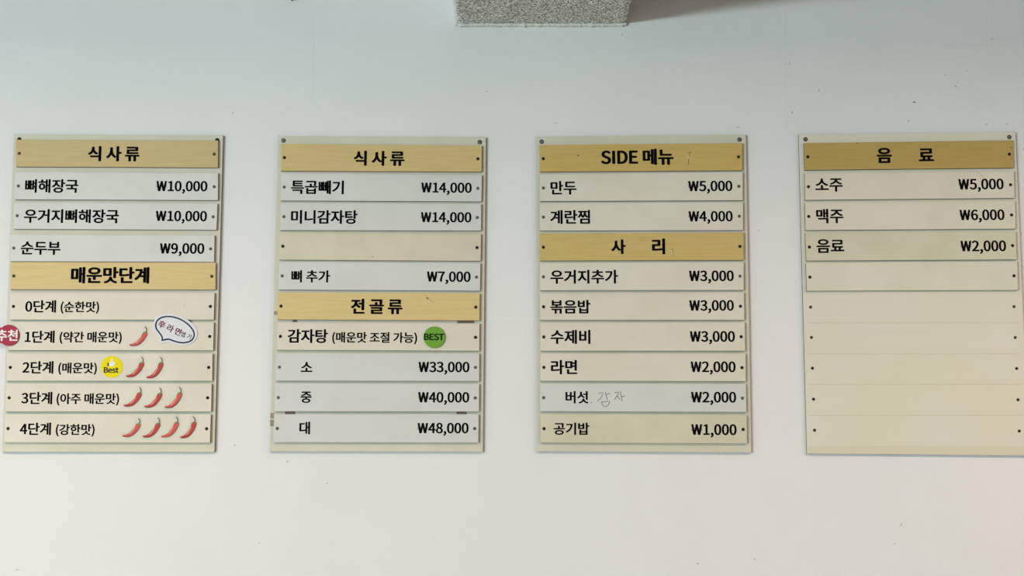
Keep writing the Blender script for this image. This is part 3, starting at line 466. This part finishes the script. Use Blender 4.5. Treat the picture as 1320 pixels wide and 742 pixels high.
B2, S2 = board('cream menu board with a green round magnet and brown tape scraps, second from the left',
    [(358.1, 175.1), (626.4, 176.6), (622.4, 582.1), (347.4, 581.6)], [(365.5, 181), (618.5, 183.1)], [
    ('H', ((362.2, 185.3), (621.2, 187.5), (620.9, 221.3), (362.2, 220.1)), [('식 사 류', 455.9, 521.6, 203.9)], {'mat': H2}),
    ('W', ((361.9, 223.1), (621.2, 225.5), (620.7, 259.6), (361.9, 258.4)), [('특곱빼기', 375.1, 443.3, 241.2), ('₩14,000', 542.9, 608.1, 243.2)], {}),
    ('W', ((361.5, 261), (620.4, 262.8), (620.1, 297.2), (361.3, 296.5)), [('미니감자탕', 375, 461, 279.5), ('₩14,000', 542.5, 607.7, 281.3)], {}),
    ('Y', ((360.2, 299.2), (620.1, 301.4), (619.7, 336.1), (359.9, 334.6)), [], {'mat': M_cream}),
    ('W', ((359.6, 337.2), (619.4, 339), (618.9, 374.6), (359, 373.1)), [('뼈 추가', 375.6, 425.5, 356), ('₩7,000', 550.3, 606.6, 357.9)], {}),
    ('H', ((358.1, 376.5), (618.5, 378), (618.2, 412.9), (357.5, 411.6)), [('전 골 류', 452.2, 518.9, 394.8)], {'mat': H2b}),
    ('C', ((357, 415.3), (618.2, 416.8), (617.9, 451.9), (357, 450.8)), [('감자탕', 370.7, 422.7, 432.9), ('(매운맛 조절 가능)', 428.2, 537.7, 435.6)], {}),
    ('W', ((355.6, 454.8), (617.9, 455.3), (617.8, 490.9), (355.6, 490.5)), [('소', 387.7, 402.7, 472.7), ('₩33,000', 539.4, 605.2, 474.3)], {}),
    ('W', ((354.4, 493.9), (617.8, 494.6), (617.5, 530.2), (354.1, 529.9)), [('중', 387.4, 401.8, 511.7), ('₩40,000', 538.9, 604.9, 513.3)], {}),
    ('W', ((353.3, 533.6), (617.2, 533.6), (616.7, 570.2), (352.6, 569.8)), [('대', 385.9, 399.7, 551.3), ('₩48,000', 538.2, 604.1, 553)], {})])
B3, S3 = board('cream menu board headed SIDE in Latin capitals, third from the left',
    [(690.4, 176.1), (961.6, 173.6), (968.6, 583.1), (691.9, 581.6)], [(698.2, 182.5), (953.3, 179.8)], [
    ('H', ((695.6, 186.9), (957, 184.3), (957, 219.5), (696, 221.3)), [('SIDE 메뉴', 774.6, 868.2, 202.2)], {'mat': H3}),
    ('N', ((696, 224.6), (957.5, 221.6), (957.5, 258.1), (696, 259.1)), [('만두', 709.6, 743.3, 241.9), ('₩5,000', 887.1, 944.1, 241.1)], {}),
    ('N', ((696, 261.6), (957.9, 260.2), (957.9, 296.5), (696, 297.2)), [('계란찜', 709.1, 760.6, 279.5), ('₩4,000', 887.5, 944.5, 280.1)], {}),
    ('H', ((696, 300.6), (958.7, 299.5), (958.9, 335), (696, 335.8)), [('사', 787.8, 806.7, 317.9), ('리', 840.4, 857.4, 317.4)], {'mat': H3b}),
    ('N', ((696, 338.7), (958.7, 337.5), (958.9, 373.6), (696, 374)), [('우거지추가', 709.3, 796.8, 356.5), ('₩3,000', 888.2, 945.9, 356.9)], {}),
    ('C', ((696, 377.6), (959.2, 376.5), (959.7, 412.2), (696.3, 412.2)), [('볶음밥', 709.2, 761.1, 395.2), ('₩3,000', 888.5, 946, 395)], {}),
    ('C', ((696.3, 415.6), (960.1, 415.3), (960.7, 451.9), (696.6, 451.9)), [('수제비', 709.6, 761.1, 434), ('₩3,000', 889.3, 947.4, 435)], {}),
    ('C', ((696.6, 455.3), (961.2, 455.6), (961.6, 491.2), (696.6, 490.6)), [('라면', 710.1, 744, 473), ('₩2,000', 890.3, 948.3, 474.1)], {}),
    ('W', ((696, 494.2), (961.6, 494.6), (962.4, 530.9), (696.6, 529.8)), [('버섯', 728.9, 758.6, 511.8), ('₩2,000', 890.8, 949, 513.2)], {}),
    ('Y', ((696.6, 533.6), (962.7, 534.7), (963.1, 571.4), (697, 570.2)), [('공기밥', 713.6, 759.7, 552.3), ('₩1,000', 891.1, 949.6, 555)], {})])
# board 4: the lower half bare, dust lines where slats used to be
M_b4 = node_mat('cream_laminate_dusty', (.6, .6, .5), .45); _b = M_b4.node_tree.nodes['Principled BSDF']
_g = nn(M_b4, 'ShaderNodeNewGeometry'); _n = nn(M_b4, 'ShaderNodeTexNoise', Scale=3.5, Detail=2.0); lk(M_b4, _g.outputs['Position'], _n.inputs['Vector'])
_r = nn(M_b4, 'ShaderNodeValToRGB'); _r.color_ramp.elements[0].position = .38; _r.color_ramp.elements[1].position = .62
_r.color_ramp.elements[0].color = (.72, .69, .545, 1); _r.color_ramp.elements[1].color = (.73, .695, .61, 1)
lk(M_b4, _n.outputs[0], _r.inputs[0]); lk(M_b4, _r.outputs[0], _b.inputs['Base Color'])
B4, S4 = board('cream menu board whose lower half is bare with rows of empty holes, rightmost',
    [(1029.6, 173.2), (1309, 170.2), (1326.8, 587), (1040.3, 584.3)], [(1038.3, 179.5), (1301, 176.5)], [
    ('H', ((1036.3, 184.3), (1305.6, 180.6), (1306.7, 216.1), (1037.3, 219.1)), [('음', 1130.1, 1149.7, 200.2), ('료', 1184.1, 1203.8, 199.4)], {'mat': H4}),
    ('C', ((1037.5, 222.8), (1307.1, 220.6), (1308.1, 255.1), (1037.8, 257.6)), [('소주', 1050.8, 1086.3, 238.4), ('₩5,000', 1235.5, 1293.8, 238.7)], {}),
    ('C', ((1037.5, 260.6), (1308.6, 258.7), (1309.3, 294.7), (1038.5, 296.5)), [('맥주', 1052, 1087.3, 278.3), ('₩6,000', 1237, 1294.9, 278.3)], {}),
    ('Y', ((1038.1, 300.2), (1309.6, 298), (1310.8, 334.3), (1039.6, 335.8)), [('음료', 1052.6, 1088.2, 316.9), ('₩2,000', 1238.2, 1297, 318.4)], {}),
    ('C', ((1039, 338.7), (1311.5, 336.5), (1312.6, 373.6), (1040, 374.7)), [], {})], M_b4)
for (lx, ly), (rx, ry) in (((1044.9, 395.6), (1307.1, 395)), ((1046, 434.7), (1308.7, 434.8)), ((1047.3, 474.3), (1310.5, 474.7)), ((1048.7, 514.2), (1312.3, 515)), ((1050, 554.2), (1313.9, 555.3))):
    for u, v in ((lx, ly), (rx, ry)):
        q = pxpoly(circle(u, v, 2.05, 14), YB); V, Fs = plate(q, YB + .0004, YB - .0003, .0002)
        mk('screw_hole', V, Fs, M_hole if v > 440 else node_mat('hole_grey', (.05, .05, .035), .8), B4)
M_dust = node_mat('dust_line', (.655, .615, .465), .6); M_dust2 = node_mat('dust_band', (.68, .635, .49), .6)
for i, v in enumerate((415.8, 455.7, 495.2, 535.2)):
    x0 = 1041 + i * 1.1; x1 = 1314 + i * 1.5
    P = []
    for k in range(26):
        u = x0 + (x1 - x0) * k / 25; P.append((u, v + (k / 25) * -.2 + .5 * noise.noise(Vector((k * .6, i * 7, 0)))))
    ribbon('dust_line', [P], 1.3, YB - .0002, M_dust, B4)
q = [(1041, 575), (1180, 574.5), (1322, 575.5), (1324.6, 586), (1180, 585), (1042, 583.4)]
P = pxpoly(q, YB - .0002); mk('dust_line', [(x, YB - .0002, z) for x, z in P], [list(range(6))], M_dust2, B4)

# marks on the slats
ribbon('handwriting', [[(771.5, 506.4), (776.6, 506), (777, 508.2), (774.3, 513), (770.1, 516.7)], [(779.8, 504), (781.5, 509.4), (782.9, 514.9)], [(782.2, 508.2), (786.4, 506.4)],
    [(775, 517.3), (776.5, 521.5), (779.1, 524), (783.7, 522.5), (785.9, 517.9), (784.9, 516.9), (775, 518.1)], [(792.2, 505.8), (797.7, 505.2), (797, 507), (792.8, 513.7), (792.2, 514.9)],
    [(795.8, 510), (798.9, 514.9)], [(799.5, 504), (800.4, 508.2), (801.9, 516.7)], [(801.3, 511.2), (805.5, 510.4)], [(761.3, 518.4), (763.1, 519)]], .75, YS - .0003, M_grey, S3[8])
S3[8]['label'] = 'greyer slat with handwritten pencil characters'
ribbon('wood_knot', [[(887.5, 196), (889, 199), (887.6, 203), (887.5, 212)], [(888.5, 197), (892, 195.5)]], .7, YS - .0002, M_knot, S3[0])
ribbon('wood_knot', [[(887, 199.5), (887.3, 204.5)]], 2.2, YS - .0003, M_knotl, S3[0])
ribbon('wood_knot', [[(744, 200.3), (746.5, 200.6)]], 1.6, YS - .0002, M_knot, S3[0])
ribbon('wood_knot', [[(866.5, 320), (867.5, 323), (868, 329)]], .7, YS - .0002, M_knot, S3[3])
ribbon('wood_knot', [[(866, 322), (867.2, 327.5)]], 1.5, YS - .0003, M_knotl, S3[3])
ribbon('wood_knot', [[(548, 379.8), (551, 384), (556, 387.5), (560, 390.5)]], .5, YS - .0002, node_mat('pine_crack', (.33, .24, .09), .6), S2[5])
ribbon('wood_knot', [[(549.8, 383.4), (552.2, 384.6)]], 1.8, YS - .0002, M_knot, S2[5])
ribbon('wood_knot', [[(1302.5, 189.5), (1304.8, 191)], [(1303, 204), (1305, 204.8)], [(1104, 184.5), (1106, 184.5)]], 1.0, YS - .0002, M_knot, S4[0])
ribbon('scratch', [[(1258, 220.5), (1263, 224), (1267.5, 228.5)]], .5, YS - .0002, M_speckl, S4[1])
ribbon('scratch', [[(237, 392), (239, 395.5)]], .6, YS - .0002, M_speckl, S1[5])
ribbon('speck', [[(480, 330.5), (481.2, 331)]], 1.2, YS - .0002, M_speck, S2[3])
def scrap(x0, y0, x1, y1, mat):
    q = pxpoly([(x0, y0), (x1, y0), (x1 + .2, y1), (x0 - .3, y1)], YB); V, Fs = plate(q, YB + .0003, YB - .0008, .0001); mk('tape_scrap', V, Fs, mat, B2)
for a in ((367.6, 530, 380.4, 533.8, M_tape), (588.6, 530, 601.6, 533.8, M_tape), (589.5, 413, 611, 416.4, M_tape), (377.5, 411.8, 383, 415, M_tape),
          (348.6, 532, 353.6, 539, M_tapel), (348.3, 540.6, 353.4, 549, M_tapel), (353.2, 400.8, 357.8, 405.6, M_tapel)): scrap(*a)

# ---------------------------------------------------------------- stickers and magnets
def sheet(name, pts, y0, y1, mat, parent, bev=.0003):
    V, Fs = plate(pxpoly(pts, y1), y0, y1, bev); return mk(name, V, Fs, mat, parent)
def flat(name, pts, y, mat, parent):
    P = pxpoly(pts, y); return mk(name, [(x, y, z) for x, z in P], [list(range(len(P)))], mat, parent)
# recommended badge at the far left
y1 = YS - .0016; y2 = y1 - .003
c = at(11.2, 432, YS); r = empty('round_badge', (c.x, YS, c.z), 'raspberry red round badge with white lettering, at the left photo edge', 'badge')
sheet('clear_disc', circle(16.2, 432, 17.4, 48), YS - .0002, y1, M_clear, r)
body = []
R = 13.6
for i in range(60):
    a = 2 * math.pi * i / 60; x, y = 11.2 + R * math.cos(a), 431.9 + R * math.sin(a)
    if x < 2.2 and abs(y - 431.9) < 11: continue
    body.append((x, y))
k = max(range(len(body)), key=lambda i: math.dist(body[i], body[(i + 1) % len(body)]))
body = body[k + 1:] + body[:k + 1]
body += catmull([(1.6, 422.2), (-2, 421.5), (-7, 424.5), (-9.5, 432), (-7, 439.5), (-2, 442.3), (1.6, 441.6)], 4, False)[::(1 if body[-1][1] < 431 else -1)]
sheet('badge_face', body, y1, y2, M_red, r, .0007)
lettering('lettering', '추천', -4.6, 22.9, 432, y2 - .0002, M_wht, r, 0, bold=.012, ys=1.0)
# yellow badge
c = at(143.9, 472.5, YS); r = empty('round_badge', (c.x, YS, c.z), 'yellow round badge with a white thumbs-up above the word Best', 'badge')
sheet('badge_face', circle(143.9, 472.5, 14.0, 48), YS, YS - .0012, M_yel, r)
Y = YS - .0014
flat('thumb_print', catmull([(140.9, 471.4), (140.9, 467.6), (143, 465.8), (143.4, 462.3), (144.2, 461.5), (145.6, 462.8), (145.3, 465.6), (148.4, 466.4), (148.1, 468.8), (147.2, 471.3), (146, 471.9)], 3), Y, M_wht, r)
flat('cuff_print', [(138.5, 467.4), (140.2, 467), (140.2, 471.6), (138.5, 471.8)], Y, M_dgrn, r)
lettering('lettering', 'Best', 133.7, 153, 476.7, Y, M_dgry, r, 0, bold=.017)
# green magnet
c = at(560, 434.2, YS); r = empty('round_magnet', (c.x, YS, c.z), 'green round magnet reading BEST in dark capitals, on the second board', 'magnet')
sheet('magnet_body', circle(559.8, 434.3, 13.8, 48), YS, YS - .006, M_grn, r, .0006)
lettering('lettering', 'BEST', 546.3, 572.6, 434, YS - .0062, M_dgrn, r, .01, bold=.020)
# speech bubble
def cp(P): return [(195 + x / 16.49, 400 + y / 16.49) for x, y in P]
c = at(225, 424, YS); r = empty('speech_bubble_sticker', (c.x, YS, c.z), 'white speech bubble sticker with a navy outline and tiny slanted lettering', 'sticker')
out = cp([(40, 310), (60, 215), (115, 145), (200, 98), (300, 75), (420, 75), (540, 97), (650, 135), (760, 190), (860, 265), (930, 340), (972, 430), (978, 520), (935, 620), (860, 690), (760, 730), (640, 738), (520, 715), (430, 685), (360, 668), (290, 675), (225, 700), (180, 695), (166, 640), (165, 575), (105, 490), (55, 400)])
ya = YS - .0022
sheet('bubble_backing', catmull(out, 3), YS, ya, M_bub, r)
ring = cp([(78, 320), (88, 260), (130, 190), (220, 133), (340, 113), (450, 120), (580, 155), (700, 215), (810, 300), (885, 390), (923, 470), (922, 550), (875, 635), (800, 680), (690, 700), (580, 690), (470, 660), (370, 625), (300, 635), (215, 650), (214, 645), (212, 560), (150, 470), (95, 395)])
ringi = cp([(112, 320), (118, 268), (152, 214), (230, 162), (342, 142), (448, 150), (570, 184), (686, 242), (790, 322), (858, 405), (893, 478), (892, 545), (852, 612), (788, 650), (688, 669), (586, 660), (480, 631), (372, 593), (300, 600), (246, 612), (246, 608), (242, 552), (178, 455), (125, 385)])
A_, B_ = catmull(ring, 4), catmull(ringi, 4); n = len(A_)
P = pxpoly(A_, ya - .0002) + pxpoly(B_, ya - .0002)
mk('outline_print', [(x, ya - .0002, z) for x, z in P], [[i, (i + 1) % n, n + (i + 1) % n, n + i] for i in range(n)], M_navy, r)
def slanted(s, cxp, cyp, wpx, ang, mat, bold):
    hx = wpx / 2 * math.cos(ang); lettering('lettering', s, cxp - hx, cxp + hx, cyp, ya - .0003, mat, r, math.tan(ang), bold)
slanted('辛 라 면', 195 + 392/16.49, 400 + 370/16.49, 31.5, math.radians(24), M_dred, .010)
slanted('맵 기', 195 + 742/16.49, 400 + 530/16.49, 13.5, math.radians(20), M_dgry, .006)

# chilies: each its own clear acrylic cut-out with a printed chili
BODY = [(0, 0), (.6, 1.0), (4, 1.8), (9, 1.3), (14, -1.4), (18.4, -5.8), (21.8, -11), (23.1, -14.8), (22.4, -15.9), (20, -15.2), (17.6, -16), (15.6, -11.8), (12, -7.2), (7.5, -3), (3.5, -1.2), (.8, -.9)]
DARK = [(0, 0), (.6, 1.0), (4, 1.8), (9, 1.3), (14, -1.4), (18.4, -5.8), (21.8, -11), (23.1, -14.8), (22.1, -12.8), (20.4, -9.4), (17.4, -5.6), (13.2, -2.0), (8.6, .3), (4, .8), (1.4, .3)]
HIGH = [(7.8, -2.1), (11.2, -5.0), (13.9, -8.2), (15.7, -11.2), (16.2, -11.0), (14.6, -7.8), (12.0, -4.4), (9.2, -1.9)]
CAL = [(17.8, -16.2), (18.4, -15.2), (20.2, -14.9), (22.2, -15.2), (22.3, -16.2), (21, -16.9), (19, -16.9)]
STEM = [(21.1, -16), (21.9, -18.6), (21.6, -21), (20.6, -22.6), (19.7, -23.2)]
BACK = [(-3.6, -.8), (-3.2, 2.6), (0, 4.6), (6, 5.2), (12, 4.2), (17.5, 1), (22, -4), (24.8, -10), (26, -16), (25.4, -22), (22.6, -26.2), (18.6, -26.6), (16.2, -24), (15.6, -19), (13.4, -13.6), (9.3, -8.2), (4.5, -4.6), (-.4, -3.4)]
def chili(tip, top, mat, dark, label, rad=None):
    sx, sy = top[0] - tip[0], top[1] - tip[1]; bx, by = 19.7, -23.2
    k = math.hypot(sx, sy) / math.hypot(bx, by); a = math.atan2(sy, sx) - math.atan2(by, bx)
    T = lambda P: [(tip[0] + k * (x * math.cos(a) - y * math.sin(a)), tip[1] + k * (x * math.sin(a) + y * math.cos(a))) for x, y in P]
    c = at(tip[0] + 12, tip[1] - 10, YS); r = empty('chili_sticker', (c.x, YS, c.z), label, 'sticker', 'red chili stickers on the leftmost menu board')
    yt = YS - .0022; e = .00015
    V, Fs = plate(pxpoly(catmull(T(BACK), 3), yt), YS - .0002, yt, .0005); mk('clear_backing', V, Fs, M_clear, r)
    flat('chili_body', catmull(T(BODY), 3), yt - e, mat, r); d = flat('chili_shade_print', T(DARK), yt - 2*e, dark, r); flat('chili_gleam_print', T(HIGH), yt - 2*e, M_chh, r)
    flat('calyx', T(CAL), yt - 3*e, M_cal, r); ribbon('stem', [catmull(T(STEM), 3, False)], 1.1, yt - 3*e, M_stem, r)
for tip, top, m, d, lab in (
    ((166.8, 444), (186.5, 421), M_chp, M_ch2, 'single red chili sticker beside the speech bubble, alone in its row'),
    ((162.6, 484.2), (181.9, 460), M_ch1, M_ch2, 'left chili sticker of the pair beside the yellow badge'),
    ((188.8, 486), (206, 460.3), M_ch1, M_ch2, 'right chili sticker of the pair in the yellow badge row'),
    ((159.3, 522), (179.3, 499), M_ch1, M_ch2, 'first of the three chili stickers in the row of three'),
    ((185.9, 523.5), (205.3, 499.8), M_ch1, M_ch2, 'middle chili sticker in the row of three'),
    ((212.2, 524.3), (230.5, 499), M_chp, M_ch2, 'last and most orange chili sticker in the row of three'),
    ((157.7, 561), (178, 539), M_chp, M_ch2, 'first chili sticker from the left in the bottom row of four'),
    ((183.8, 562), (203, 538.3), M_ch1, M_ch2, 'second chili sticker from the left in the bottom row of four'),
    ((207.8, 562), (226.5, 537), M_chp, M_ch1, 'third and palest chili sticker in the bottom row of four'),
    ((232, 563.3), (248.3, 537), M_ch1, M_ch2, 'last chili sticker at the right end of the bottom row of four')):
    chili(tip, top, m, d, lab)
